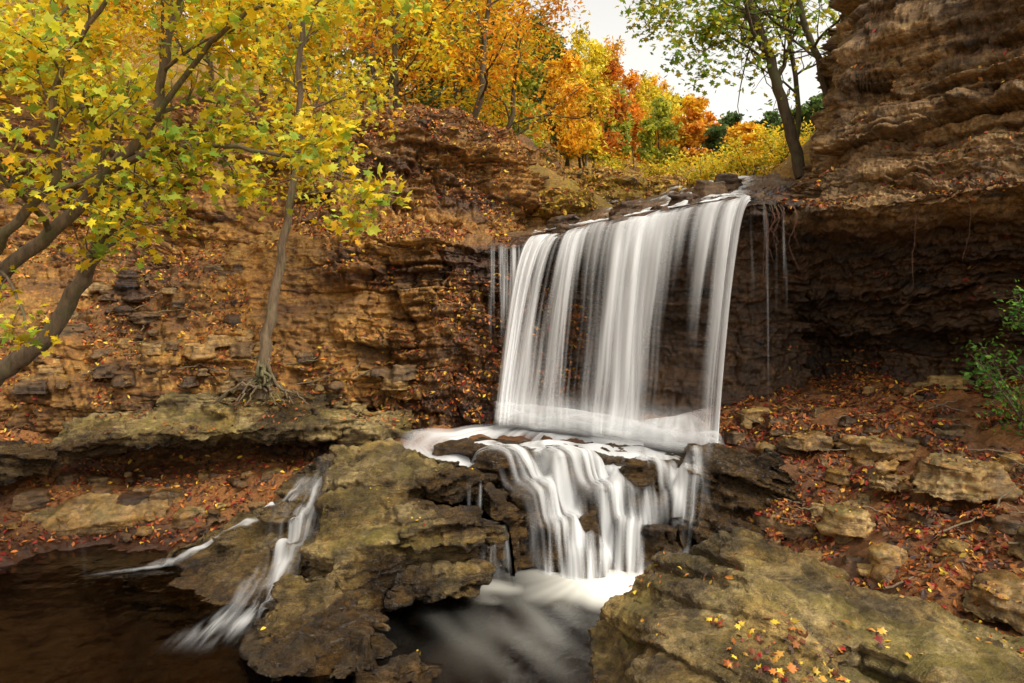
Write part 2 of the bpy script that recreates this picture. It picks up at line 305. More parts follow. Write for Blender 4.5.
boulder('layered_boulder',[
 top([(-1.85,7.7,-1.50),(-1.35,7.9,-1.46),(-.5,7.6,-1.6),(-.2,7.2,-1.68),(-.7,7.0,-1.6),(-1.3,6.8,-1.66),(-1.7,7.0,-1.7)],grow=.02),
 top([(.10,7.1,-2.05),(.10,6.9,-2.1),(-.2,6.8,-1.75),(-.3,7.2,-1.70),(.0,7.2,-1.95)],grow=.05),
 top([(-1.65,6.7,-1.78),(-1.1,6.7,-1.66),(-.75,6.5,-1.75),(-1.0,6.0,-1.9),(-1.35,5.7,-2.03),(-1.65,6.1,-1.95)],grow=.05),
 [(-1.1,6.3,-1.76),(-.35,6.1,-1.80),(-.12,6.25,-1.86),(-.3,6.6,-1.76),(-1.1,6.3,-2.0),(-.3,6.1,-1.98),(-.1,6.3,-2.0),(-.3,6.7,-2.1),(-.9,6.0,-2.0),(-.9,6.05,-1.85)],
 [(-1.0,6.2,-2.0),(-.35,6.25,-2.0),(-.25,6.5,-2.0),(-.4,6.3,-2.9),(-1.0,5.95,-2.9),(-.2,6.6,-2.9)],
 [(-.9,5.9,-2.15),(-.35,5.95,-2.12),(-.15,6.2,-2.2),(-.2,6.3,-2.34),(-.9,5.8,-2.34),(-.3,5.8,-2.3)],
 top([(-1.75,5.8,-2.1),(-1.35,5.75,-2.05),(-1.0,5.4,-2.25),(-1.2,5.0,-2.32),(-1.55,4.8,-2.4),(-1.8,5.2,-2.3)],grow=.08),
 top([(-1.1,5.05,-2.38),(-.6,5.1,-2.34),(-.5,4.9,-2.40),(-.7,4.75,-2.40),(-1.1,4.8,-2.38)],grow=-.1)],
 M_bould,vox=.02,sm=3,wet_shade_f=wetD,A=.13,th=.24,seed=5.,tilt=(-.22,.10),big=.07,small=.035,topk=.45,blk=1.4)
boulder('mossy_boulder',[top([(1.31,4.35,-1.36),(.85,4.55,-1.54),(.5,4.4,-1.83),(1.2,3.8,-1.46),(.72,3.7,-1.64),(.62,3.2,-1.8),(1.5,3.2,-1.66),(1.95,4.4,-1.58)],grow=.0),
 [(.42,4.4,-1.9),(.38,3.9,-2.0),(.5,3.3,-2.05),(.4,4.2,-2.9),(.5,3.2,-2.9),(1,4.7,-2.9),(1,4.6,-1.9),(2,4.6,-1.8),(2,3.2,-2.0)],
 top([(1.9,4.4,-1.64),(2.3,4.35,-1.80),(2.9,4.2,-1.90),(3.2,3.6,-1.9),(2.0,3.3,-1.72),(1.6,3.8,-1.62),(2.4,3.2,-1.85)],grow=.03)],
 M_bould,vox=.014,sm=10,A=.06,th=.17,seed=17.,tilt=(.25,.25),big=.06,small=.026,topk=.6,blk=3.,wet_shade_f=lambda P:.5*sst(-.1,.4,pn(P*1.5))+.4*sst(-1.75,-2.1,P[:,2]))
boulder('wet_boulder',[top([(1.83,7.35,-1.45),(2.6,7.4,-1.5),(2.75,7.1,-1.7),(1.7,7.0,-1.6),(1.45,6.95,-1.85),(1.65,7.3,-1.6)],grow=.02),
 top([(1.5,6.9,-1.95),(2.0,6.75,-1.95),(2.6,6.8,-2.1),(1.7,6.55,-2.2),(2.4,6.5,-2.3)],grow=.05)],
 M_bould,vox=.02,sm=3,wet_shade_f=lambda P:np.full(len(P),1.),A=.11,th=.17,seed=35.,tilt=(.4,.1),big=.06,small=.03,topk=.5)
ch=[top([(-.3,8.6,-1.55),(2.1,8.4,-1.66),(1.8,7.7,-1.68),(0,7.8,-1.58),(-.8,8.1,-1.55)])]
for i,(x,y,z,s) in enumerate([(-.05,7.6,-1.56,.36),(.6,7.55,-1.58,.42),(1.45,7.6,-1.66,.40),(.15,7.25,-1.80,.34),(.85,7.3,-1.86,.34),(1.5,7.2,-1.95,.32),
   (.45,6.98,-2.06,.32),(1.1,6.95,-2.10,.28),(1.5,6.85,-2.22,.24),(.65,6.75,-2.32,.28)]):
    ch.append(slab(x,y,z-.32,s,s*.75,.7,i*.7,500+i))
pro=[(1.20,7.20,-1.54,.15),(1.36,6.74,-2.02,.19),(.72,6.93,-1.98,.11),(1.98,7.72,-1.5,.2)]
for i,(x,y,z,s) in enumerate(pro): ch.append(slab(x,y,z-.3,s*1.25,s*1.1,.6,i,520+i))
boulder('cascade_rocks',ch,M_bould,vox=.022,sm=3,wet_shade_f=lambda P:np.full(len(P),1.),A=.05,th=.2,seed=45.,big=.03,topk=.3)
boulder('rock_ledge',[
 [(-5.2,8.7,-1.4),(-4.2,9.2,-1.27),(-1.7,9.2,-1.25),(-1.75,8.5,-1.33),(-2.6,8.15,-1.40),(-4.0,8.1,-1.43),(-5.1,8.2,-1.6),(-1.75,8.6,-1.5),(-2.6,8.3,-1.56),(-4.0,8.2,-1.6),(-5.0,8.3,-1.75),(-3.5,9.3,-1.7)],
 [(-4.9,8.4,-1.6),(-2.5,8.4,-1.54),(-2.2,8.65,-1.55),(-2.4,8.65,-1.66),(-4.8,8.6,-1.72),(-4.9,9,-1.7),(-2.3,9.2,-1.6)],
 [(-4.2,8.95,-1.15),(-2.4,8.9,-1.15),(-2.0,9.2,-1.12),(-4.3,9.3,-1.1),(-4.2,8.9,-1.3),(-2.2,8.7,-1.3),(-2,9.3,-1.3)],
 [(-3.4,8.7,-1.22),(-2.7,8.6,-1.2),(-2.5,9,-1.2),(-3.4,9.0,-1.16),(-3.5,8.7,-1.4),(-2.5,8.6,-1.4)],
 [(-6.2,7.6,-1.75),(-4.9,8.1,-1.55),(-4.6,8.5,-1.7),(-6,8.6,-1.6),(-5.6,7.6,-2.0),(-4.8,8.2,-1.8)],
 [(-1.9,8.9,-1.3),(-1.2,9.0,-1.3),(-1.1,8.6,-1.45),(-1.9,8.5,-1.45),(-1.9,8.5,-2.2),(-1.1,8.6,-2.2),(-1.2,9.1,-2.0)]],
 M_bould,vox=.024,sm=2,A=.12,th=.18,seed=55.,tilt=(.02,.1),big=.05,topk=.3,small=.035,wet_shade_f=lambda P:np.clip(sst(-1.5,-1.65,P[:,2])*.95+.75*sst(-.1,.35,pn(P*1.2)),0,1))  # darker and glossier towards the underside of the slabs
boulder('flat_stone',[[(-5.1,7.75,-2.2),(-4.4,8.0,-2.05),(-3.6,7.9,-2.1),(-3.8,7.7,-2.2),(-4.6,7.5,-2.32),(-4.4,7.7,-2.6),(-5.2,7.6,-2.6),(-3.6,7.8,-2.5)]],M_tan,vox=.022,sm=6,A=.03,th=.15,seed=65.,big=.05,wet_shade_f=lambda P:np.full(len(P),.35))
boulder('creek_bed_rock',[top([(-3.6,6.9,-2.44),(-2.9,7.3,-2.28),(-2.3,7.7,-2.02),(-1.8,7.6,-1.95),(-1.75,6.8,-2.22),(-1.85,6.0,-2.40),(-2.4,5.9,-2.48),(-3.2,6.4,-2.5)],grow=.1),
   top([(-2.1,7.6,-1.88),(-1.8,8.1,-1.72),(-2.2,8.1,-1.75),(-2.4,7.7,-1.95)],grow=.1),slab(-2.05,7.25,-2.2,.3,.2,.5,.3,801),slab(-2.0,6.75,-2.4,.28,.2,.5,.9,802),slab(-2.6,7.05,-2.45,.3,.2,.5,.4,803)],M_bould,vox=.022,sm=3,A=.08,th=.12,seed=66.,big=.06,tilt=(-.2,-.3),topk=.7,small=.03,wet_shade_f=lambda P:np.full(len(P),.75))
for i,(c,s,r) in enumerate([((3.8,6.35,-1.5),(.42,.3,.26),.2),((3.35,6.7,-1.58),(.22,.16,.2),.8),((2.85,5.7,-1.98),(.2,.15,.18),.4),((3.25,5.5,-1.86),(.17,.13,.16),1.4),((4.0,5.3,-1.7),(.5,.28,.2),.3),((3.0,7.7,-1.45),(.3,.2,.16),.1),((3.1,4.75,-1.9),(.28,.2,.2),2.),((3.6,7.4,-1.48),(.35,.25,.16),2.4),((2.9,6.4,-1.85),(.3,.2,.2),1.2)]):
    boulder('tan_rock',[slab(*c,*s,r,i)],M_tan,vox=.018,sm=3,A=.06,th=.12,seed=70.+i,big=.05,small=.03,wet_shade_f=lambda P:.5*sst(-.2,.3,pn(P*2)))
boulder('creek_stones',[slab(x,y,z-.08,s*1.3,s,.28,i,600+i) for i,(x,y,z,s) in enumerate([(.62,9.2,.86,.10),(1.25,9.0,.98,.09),(1.75,8.95,1.08,.14),(2.15,8.8,1.15,.12),(2.2,9.6,1.3,.2),(1.5,9.9,1.2,.22),(2.7,10.3,1.55,.2),(.7,10.2,1.08,.25),(3.2,11.2,1.78,.2),(2.75,8.55,1.16,.14)])],M_cliffR,vox=.02,sm=2,A=.03,th=.08,seed=61.,big=.03,wet_shade_f=lambda P:np.full(len(P),.85))
boulder('bank_ledges',[slab(x,y,z-.1,s*1.6,s,.42,.3+.1*i,640+i) for i,(x,y,z,s) in enumerate([(1.2,13.0,1.95,.5),(1.9,13.8,2.1,.55),(1.0,14.2,2.3,.6),(2.6,14.6,2.2,.5),(.9,12.2,1.65,.4),(1.7,15.2,2.5,.6),(.4,13.4,2.5,.5),(3.2,15.3,2.35,.45)])],M_hill,vox=.035,sm=2,A=.08,th=.14,seed=62.,big=.06,small=.03)
hs=[];hd=[]
r=np.random.default_rng(3)
for i in range(430):
    x=r.uniform(2.2,6); y=r.uniform(4.6,8.9)
    if i>210: x=r.uniform(-6,-1.2); y=r.uniform(9.0,10.3)
    if i>390: x=r.uniform(-5.2,-2.2); y=r.uniform(7.5,8.7)
    z=float(Hn(np.array([x]),np.array([y]))[0])
    if 210<i<=390: z=-1.1+(y-9.0)*1.15
    s=.04+.13*r.random()**2; (hs if r.random()<.4 else hd).append(slab(x,y,z+.03,s*1.4,s,s*1.1,r.uniform(0,6),i+100))
boulder('rubble',hs,M_tan,vox=.02,sm=1,A=.02,th=.06,seed=90.,big=.02,small=.015,wet_shade_f=lambda P:np.clip(.5+pn(P*1.3),0,1)*.8)
boulder('dark_rubble',hd,M_cliffR,vox=.02,sm=1,A=.02,th=.06,seed=91.,big=.02,small=.015,wet_shade_f=lambda P:np.clip(.7+pn(P*1.3),0,1))
# ------------------------------------------------------------------ water
def wsheet(name,G,dens,parent=None):
    return mkmesh(name,G.reshape(-1,3),gridfaces(*G.shape[:2]),[M_wat],attrs={'dens':np.clip(dens,0,1).ravel()},parent=parent)
wf=bpy.data.objects.new('waterfall',None); SC.collection.objects.link(wf)
lip=np.array([(.22,9.2,.72),(.5,9.13,.78),(.95,9.0,.86),(1.7,8.7,1.0),(2.55,8.35,1.12),(2.62,8.33,1.13)])
base=np.array([(-.22,8.85,-1.46),(.0,8.8,-1.46),(.6,8.65,-1.5),(1.35,8.35,-1.58),(2.1,8.05,-1.66),(2.18,8.03,-1.66)])
for L_ in range(3):
    nu,nv=640,150; u=np.linspace(0,1,nu); v=np.linspace(0,1,nv)
    lp=cr(lip,nu,0); bs=cr(base,nu,0)
    wob=pn(c3(u*6,.3,4.)); wob2=pn(c3(u*17,.3,8.))
    lp[:,1]+=.16*wob+.06*wob2; lp[:,2]+=.06*wob+.03*wob2
    bs[:,1]+=.12*pn(c3(u*5,.7,14.+L_))+.05*pn(c3(u*15,.7,18.+L_)); bs[:,2]-=.03
    U,V0=np.meshgrid(u,v,indexing='ij'); LE=.12; V=np.clip((V0-LE)/(1-LE),0,1); W=np.clip(1-V0/LE,0,1)
    t=V[...,None]; hz_=(V**.5)[...,None]
    G=lp[:,None,:]*(1-t)+bs[:,None,:]*t
    G[...,:2]=(lp[:,None,:2]*(1-hz_)+bs[:,None,:2]*hz_)
    G[...,2]+=.035-.02*L_
    G+=(W[...,None])*np.array([.12,.45,.06])
    Ux=U+.014*pn(c3(U.ravel()*5,V0.ravel()*3,L_)).reshape(U.shape)*V
    f=lambda a,b,s:pn(c3(Ux.ravel()*a+L_*50+s,V0.ravel()*b,s+L_*7.)).reshape(nu,nv)
    n0=f(6,.5,5.);n1=f(17,.8,1.);n2=f(44,1.0,2.);n3=f(110,1.2,9.)
    G[...,1]+=-(L_-1)*.07*np.sqrt(V)-.10*n1*sst(0,.25,V)-.03*n2*sst(0,.2,V)-.02
    core=.16+.52*np.exp(-((U-.14)/.09)**2)+.48*np.exp(-((U-.91)/.06)**2)+.26*np.exp(-((U-.55)/.06)**2)+.14*np.exp(-((U-.33)/.05)**2)
    mid=(np.exp(-((U-.40)/.10)**2)+np.exp(-((U-.71)/.08)**2))*sst(.1,.6,V)*.35
    d=core-mid+.50*n0+.62*n1+.45*n2+.22*n3-.10+.15*sst(.3,.0,V)
    d=sst(-.18,1.15,d)*.82
    d+=.40*sst(.80,1.,V)*(1+.5*n1)
    d*=sst(0,.04,U+.015*n2)*sst(1,.97,U)*sst(1.,.45,W)*sst(1.0,.95,V)
    wsheet('curtain_%d'%L_,G,d,wf)
def trickle(name,x0,x1,lz,y,yb,zb,sd,k=.5,sp=1.,m=.8):
    nu,nv=90,80; u=np.linspace(0,1,nu);v=np.linspace(0,1,nv);U,V=np.meshgrid(u,v,indexing='ij')
    xc=(x0+x1)/2; G=np.stack([xc+(x0+(x1-x0)*U-xc)*(1+(sp-1)*V),y+(yb-y)*np.sqrt(V),lz+(zb-lz)*V],-1)
    n=pn(c3(U.ravel()*(x1-x0)*14+sd,V.ravel()*.9,sd)).reshape(nu,nv)+.5*pn(c3(U.ravel()*(x1-x0)*40+sd,V.ravel()*1.4,sd+3)).reshape(nu,nv)
    G[...,1]-=.03*n
    wsheet(name,G,sst(.0,1.3,n+k)*m*sst(0,.15,U)*sst(1,.85,U)*sst(0,.08,V)*sst(1,.5,V),wf)
trickle('trickle_l',-.30,.26,.70,9.2,9.05,-.6,4.,.4,m=.75)
trickle('trickle_r',2.6,3.1,1.08,8.3,8.2,-.3,9.,-.2,m=.5)
trickle('trickle_r2',2.65,2.95,1.0,8.35,8.3,-1.5,19.,-.15,m=.5)
def dil(H,r):
    for _ in range(r):
        Q=H.copy()
        for a in (-1,0,1):
            for b in (-1,0,1): Q=np.maximum(Q,np.roll(np.roll(H,a,0),b,1))
        H=Q
    return H
def raster(keys,xs,ys):
    H=np.full((len(xs),len(ys)),-9.); dx=xs[1]-xs[0];dy=ys[1]-ys[0]
    for k in SURF:
        if any(k.startswith(q) for q in keys):
            P=SURF[k][0]; i=np.round((P[:,0]-xs[0])/dx).astype(int); j=np.round((P[:,1]-ys[0])/dy).astype(int)
            m=(i>=0)&(i<len(xs))&(j>=0)&(j<len(ys)); np.maximum.at(H,(i[m],j[m]),P[m,2])
    for _ in range(2):
        Q=dil(H,1); H=np.where(H<-3,Q,H)
    return np.maximum(H,-2.6)
def blur(H,r):
    k=np.exp(-np.linspace(-2,2,2*r+1)**2); k/=k.sum()
    for ax in (0,1):
        Hp=np.pad(H,[(r,r) if a==ax else (0,0) for a in (0,1)],mode='edge')
        H=np.apply_along_axis(lambda m:np.convolve(m,k,'valid'),ax,Hp)
    return H
xs=np.arange(-1.7,2.6,.013); ys=np.arange(6.1,9.15,.013)
H=raster(['cascade_rocks','ground','layered_boulder','wet_boulder'],xs,ys)
X,Y=np.meshgrid(xs,ys,indexing='ij')
pm=np.zeros(X.shape)
for (x,y,z,s) in pro: pm=np.maximum(pm,sst(1.3,.8,np.hypot(X-x,(Y-y)*1.1)/s+.15*pn(c3(X.ravel()*9,Y.ravel()*9,0)).reshape(X.shape)))
Hn_=H*(1-pm)+np.minimum(H,blur(H,22)-.05)*pm
up_=sst(7.45,7.9,Y)
Hs=blur(dil(Hn_,2),6); Hs=Hs*(1-up_)+(blur(Hn_,20)+.03)*up_
yk=[6.1,6.5,6.9,7.2,7.5,7.8,8.2,8.6,9.1]
xl=np.interp(Y,yk,[.15,.22,.10,-.12,-.48,-1.05,-1.45,-1.3,-.4]); xr=np.interp(Y,yk,[1.3,1.55,1.85,1.95,2.05,2.2,2.35,2.4,2.4])
U=(X-xl)/(xr-xl); Zq=Hs.ravel()*1.2
fl=lambda a,b,s:pn(c3(U.ravel()*a+s,Y.ravel()*b+Zq,s)).reshape(X.shape)
n0=fl(4,.9,13.);n1=fl(12,1.1,3.);n2=fl(30,1.5,7.);n3=fl(70,2.,9.)
edge=sst(0,.18,U+.08*n1)*sst(1,.84,U+.08*n1)
for L_ in range(2):
    z=Hs+.015+(.012*n1+.006*n2)+.025*L_
    d=.50+.40*n0+.50*n1+.45*n2+.25*n3+.45*up_*(1-.3*sst(8.3,7.8,Y))
    d=sst(.0,1.2,d)*.85*edge*sst(6.15,6.5,Y)*(1-pm)
    d*=sst(.24,.10,H-z)
    wsheet('cascade_%d'%L_,np.stack([X,Y,z],-1),d,wf)
nu,nv=300,60; bb=cr(base,nu,0); U,V=np.meshgrid(np.linspace(0,1,nu),np.linspace(0,1,nv),indexing='ij')
for L_ in range(4):
    n1=pn(c3(U.ravel()*8+L_*5,V.ravel()*2,3.)).reshape(nu,nv); n2=pn(c3(U.ravel()*5+L_*9,0*V.ravel(),8.)).reshape(nu,nv)
    G=bb[:,None,:]+np.stack([0*U,.18-(.60+.45*n2)*V-.04*L_,.0+(.06+.07*L_+.12*n2+.05*n1)*np.sin(np.pi*np.clip(V,0,1))],-1)
    wsheet('foam_%d'%L_,G,(.5+.5*n1)*np.sin(np.pi*V)**2*sst(0,.1,U)*sst(1,.9,U)*.42,wf)
trickle('spill_a',-.45,-.26,-1.66,6.95,6.78,-2.45,31.,.1,m=.6)
trickle('spill_b',-.26,-.04,-1.95,6.60,6.42,-2.45,37.,.2,1.6,m=.7)
# side channel draped on its bed
xs=np.arange(-3.8,-1.5,.014); ys=np.arange(5.0,8.3,.014)
H=raster(['ground','creek_bed_rock','layered_boulder','rock_ledge'],xs,ys); Hs=blur(dil(H,1),4)
X,Y=np.meshgrid(xs,ys,indexing='ij')
xc=np.interp(Y,[5.0,5.9,6.5,7.0,7.4,7.8,8.4],[-2.2,-2.06,-1.98,-1.98,-2.02,-1.98,-1.98]); wd=np.interp(Y,[5.2,6,7,7.6,8.4],[.26,.24,.20,.13,.10])
xc2=np.interp(Y,[5.2,6.6,6.9,7.1,7.3,7.5,8.4],[-3.9,-3.7,-3.1,-2.75,-2.4,-2.15,-2.0]); 
n1=pn(c3(X.ravel()*5,Y.ravel()*1.6,5.)).reshape(X.shape);n2=pn(c3(X.ravel()*17,Y.ravel()*2.4,8.)).reshape(X.shape);n3=pn(c3(X.ravel()*4+Y.ravel()*6,Y.ravel()*14-X.ravel()*10,8.)).reshape(X.shape);n4=pn(c3(X.ravel()*45,Y.ravel()*4,8.)).reshape(X.shape)
d=np.maximum(sst(1.2,.0,np.abs(X-xc+.12*n1)/wd)*sst(5.1,5.9,Y)*sst(8.0,7.5,Y)*(.45+.9*n2+.4*n4),.85*sst(1.1,.1,np.abs(X-xc2+.05*n3)/.15)*sst(6.55,6.9,Y)*sst(7.9,7.5,Y)*(.6+.6*n3))
d=np.clip(d*(.85+.7*n1),0,.75)
d*=sst(.30,.15,H-blur(H,14))
wsheet('creek_rapid',np.stack([X,Y,np.maximum(Hs,-2.45)+.025+.006*n2],-1),d)
UC=[[(.2,9.3,.76),(.6,10.5,1.02),(1.9,13.9,1.85)],[(1.0,9.1,.90),(1.6,10.5,1.15),(2.8,13.5,1.95)],[(1.8,8.85,1.04),(2.4,10.3,1.33),(3.6,13.2,2.05)],[(2.6,8.5,1.14),(3.2,10,1.42),(4.3,12.9,2.12)]]
nu,nv=260,200; G=loft(UC,nu,nv); U,V=np.meshgrid(np.linspace(0,1,nu),np.linspace(0,1,nv),indexing='ij')
n1=pn(c3(U.ravel()*9,V.ravel()*9,3.)).reshape(nu,nv)+.5*pn(c3(U.ravel()*30,V.ravel()*22,8.)).reshape(nu,nv)
G[...,2]+=.045+.04*n1
wsheet('creek_stream',G,sst(.15,1.,-.22+1.0*U+.25*sst(.35,0,V)+1.1*n1)*.85*sst(0,.2,U+.3*n1)*sst(1,.9,U+.1*n1))
nx,ny=420,300; X,Y=np.meshgrid(np.linspace(-7,3.2,nx),np.linspace(1.6,8.0,ny),indexing='ij')
P=c3(X.ravel(),Y.ravel(),-2.45); P[:,2]+=.006*fbm(P*3,3)
r1=np.hypot((P[:,0]-.88)*.9,(P[:,1]-6.5)*1.2); ang=np.arctan2(P[:,1]-6.9,P[:,0]-.8)
fo=sst(1.0,.1,r1+.22*pn(P*1.8)+.08*pn(c3(ang*6,r1*.8,3.)))**1.4*.95
fo=np.maximum(fo,.14*sst(1.6,.3,np.hypot((P[:,0]-.3)*1.2,P[:,1]-5.8)+.3*pn(c3(P[:,0]*3+P[:,1],P[:,1]*1.2,4.)))*(.5+.9*pn(c3(P[:,0]*5+P[:,1]*2,P[:,1]*1.4,9.))))
fo=np.clip(np.maximum(fo,.4*sst(.4,.0,np.hypot((P[:,0]+.15)*1.2,P[:,1]-6.4)+.15*pn(P*4))),0,1)
mkmesh('pool_water',P,gridfaces(nx,ny),[M_pool],attrs={'dens':fo})
# ------------------------------------------------------------------ leaves
def unit(v): return v/(np.linalg.norm(v,axis=-1,keepdims=True)+1e-9)
T_simple=(np.array([(0,-.5,0),(.27,-.1,.07),(.2,.25,.06),(0,.55,0),(-.2,.25,.06),(-.27,-.1,.07)]),np.array([[0,1,2,3],[0,3,4,5]]))
_o=[(0,-.45),(.16,-.20),(.42,-.16),(.27,.05),(.40,.26),(.15,.24),(0,.6),(-.15,.24),(-.40,.26),(-.27,.05),(-.42,-.16),(-.16,-.20)]
T_maple=(np.array([(0,-.08,.05)]+[(x,y,-.09*abs(x)-.10*(y>.4)) for x,y in _o]),np.array([[0,1+i,1+(i+1)%12] for i in range(12)]))
def leafgeo(P,N,size,col,T,r):
    n=len(P); N=unit(N); a=unit(np.cross(N,unit(r.normal(size=(n,3))))); b=np.cross(N,a)
    t,F=T; s=np.asarray(size).reshape(-1,1,1)*np.ones((n,1,1)); cu=r.uniform(.3,2.6,(n,1,1))
    V=P[:,None,:]+s*(t[None,:,0:1]*a[:,None,:]*r.uniform(.7,1.1,(n,1,1))+t[None,:,1:2]*b[:,None,:]+cu*t[None,:,2:3]*N[:,None,:])
    k=len(t); Fs=(F[None]+(np.arange(n)*k)[:,None,None]).reshape(-1,F.shape[1])
    return V.reshape(-1,3),Fs,np.repeat(col,k,axis=0)
def palette(n,pal,w,r,j=.25):
    pal=np.array(pal,float); i=r.choice(len(pal),n,p=np.array(w)/sum(w)); c=pal[i]
    return np.clip(c*(1+j*r.normal(size=(n,1))),0.005,.95)
YG=[(.80,.60,.03),(.58,.60,.06),(.85,.60,.02),(.75,.40,.015),(.32,.46,.05)]
LIT=[(.26,.07,.018),(.38,.13,.025),(.13,.04,.015),(.43,.22,.04),(.24,.02,.015),(.6,.40,.04),(.06,.03,.02)]
LW=[5,4,5,1.8,2.5,.8,6]
def litter(name,keys,mask,n,size,sd,pal=LIT,w=LW,T=T_simple,lift=.012):
    r=np.random.default_rng(sd); Ps=np.concatenate([SURF[k][0] for k in SURF if any(k.startswith(q) for q in keys)]); Ns=np.concatenate([SURF[k][1] for k in SURF if any(k.startswith(q) for q in keys)])
    m=mask(Ps,Ns); Ps=Ps[m];Ns=Ns[m]; 
    if len(Ps)==0: print('NO LITTER',name); return
    i=r.integers(0,len(Ps),n); N=Ns[i]; N=N*np.sign(N[:,2:3]+1e-6); p=Ps[i]+N*lift+r.normal(size=(n,3))*np.array([.012,.012,.0])
    V,F,C=leafgeo(p,N+.4*r.normal(size=(n,3)),size*r.uniform(.5,1.3,n),palette(n,pal,w,r,.35),T,r)
    return mkmesh(name,V,F,[M_litter],smooth=False,cols=C)
litter('leaf_litter',['ground','dark_rubble'],lambda P,N:(P[:,2]>-2.42)&(P[:,0]>2.1)&(P[:,0]<6)&(N[:,2]>.4)&(pn(P*1.6)>-.22)&(P[:,1]>3.5),24000,.056,1)
litter('leaf_litter',['ground'],lambda P,N:(P[:,2]>-2.42)&(P[:,0]<-2.0)&(P[:,1]<9.0)&(P[:,0]>-6.5),10000,.056,2)
litter('leaf_litter',['sandstone_cliff'],lambda P,N:(N[:,2]>.35)&(P[:,1]<12)&(pn(P*1.2)>-.2)&(P[:,0]>-8),30000,.056,3,w=[5,6,4,3,1,2,4])
litter('leaf_litter',['overhanging_cliff','rock_ledge','waterfall_ledge'],lambda P,N:(N[:,2]>.6)&((P[:,0]<-1.)|(P[:,0]>3.0))&(pn(P*1.7)>.05),5500,.055,4)
litter('leaf_litter',['mossy_boulder'],lambda P,N:(N[:,2]>.8)&(P[:,2]>-2.)&(np.hypot(P[:,0]-1.3,(P[:,1]-3.45)*1.3)+.35*pn(P*3)<.42),150,.045,5,w=[3,4,3,3,1,5,3],T=T_maple)
litter('leaf_litter',['mossy_boulder','layered_boulder','tan_rock'],lambda P,N:(N[:,2]>.75)&(P[:,2]>-2.4)&((pn(P*2)>.25)|(P[:,0]>2.5)),450,.036,6,w=[3,4,3,3,1,6,3])
litter('leaf_litter',['hill','bank_ledges'],lambda P,N:(P[:,1]>11.5)&(P[:,1]<19)&(np.abs(P[:,0]-1)<8),9000,.08,8,w=[2,5,1,5,.5,8,1])
# ------------------------------------------------------------------ trees
class Tree:
    def __init__(s,sd): s.r=np.random.default_rng(sd); s.V=[];s.F=[];s.n=0;s.tips=[]
    def tube(s,P,R,k=7):
        P=np.array(P,float);R=np.array(R,float);m=len(P)
        T=unit(np.gradient(P,axis=0)); up=np.where(np.abs(T[:,2:3])>.9,np.array([[1.,0,0]]),np.array([[0,0,1.]]))
        a=unit(np.cross(T,up)); 
        for i in range(1,m):
            if (a[i]*a[i-1]).sum()<0: a[i]=-a[i]
            a[i]=unit((a[i]+a[i-1]*1.0)-T[i]*((a[i]+a[i-1])@T[i]))
        b=np.cross(T,a); an=np.linspace(0,2*np.pi,k,endpoint=False)
        V=P[:,None]+R[:,None,None]*(np.cos(an)[None,:,None]*a[:,None]+np.sin(an)[None,:,None]*b[:,None])
        i=np.arange(m*k).reshape(m,k); j=np.roll(i,-1,axis=1)
        s.F.append(np.stack([i[:-1],j[:-1],j[1:],i[1:]],-1).reshape(-1,4)+s.n); s.V.append(V.reshape(-1,3)); s.n+=m*k
    def smooth(s,P,R,k=5,j=.01):
        P=np.array(P,float); n=(len(P)-1)*k+1; Q=cr(P,n,0); Q[1:-1]+=s.r.normal(size=(n-2,3))*j
        return Q,np.interp(np.linspace(0,1,n),np.linspace(0,1,len(R)),R)
    def limb(s,P,R,depth,ch=5,ln=1.,start=.3,k=5,j=.01,up=.3):
        Q,q=s.smooth(P,R,k,j); s.tube(Q,q,8 if q[0]>.03 else 5)
        s.kids(Q,q,depth,ch,ln,start,up)
    def kids(s,Q,q,depth,ch,ln,start,up):
        n=len(Q)
        if depth<=0:
            for i in range(max(1,int(n*.2)),n): s.tips.append(Q[i])
            return
        for c in range(ch):
            t=start+(1-start)*(c+s.r.random())/ch; i=min(n-2,int(t*(n-1))); d=unit(Q[i+1]-Q[i])
            o=unit(np.cross(d,s.r.normal(size=3))); nd=unit(d*.55+o*.8+np.array([0,0,up])*s.r.uniform(-.3,1))
            l=ln*s.r.uniform(.6,1.2)*(1.1-.5*t); m=5 if depth<2 else 7
            pts=[Q[i]]; dd=nd
            for k in range(m):
                dd=unit(dd+s.r.normal(size=3)*.22+np.array([0,0,.03-.05*(depth<2)])); pts.append(pts[-1]+dd*l/m)
            r0=min(q[i]*.5,.022*l+.003); R=np.linspace(r0,max(.002,r0*.25),len(pts)); pts=np.array(pts); s.tube(pts,R,5 if r0>.01 else 4)
            s.kids(pts,R,depth-1,ch,ln*.5,.2,up)
        s.tips.append(Q[-1])
    def build(s,name,n,size,pal,w,spread=.08,T=T_maple,flat=1.):
        r=s.r; ti=np.array(s.tips)
        i=r.integers(0,len(ti),n); p=ti[i]+r.normal(size=(n,3))*spread
        N=r.normal(size=(n,3))*.8+np.array([0,-.25,flat]); 
        cl=pn(ti[i]*1.1+3.)[:,None]
        col=palette(n,pal,w,r,.2)*(1+.45*cl*np.array([1,.8,1]))
        LV,LF,LC=leafgeo(p,N,size*r.uniform(.5,1.3,n),np.clip(col,.005,.95),T,r)
        return np.concatenate(s.V),np.concatenate(s.F),LV,LF,LC
def mktree(name,tr,bark,*a,**k):
    BV,BF,LV,LF,LC=tr.build(name,*a,**k)
    V=np.concatenate([BV,LV]); C=np.concatenate([np.full((len(BV),3),.1),LC])
    return mkmesh(name,V,[BF,LF+len(BV)],[bark,M_leaf],matidx=[0,1],cols=C,smooth=True)
t=Tree(11)
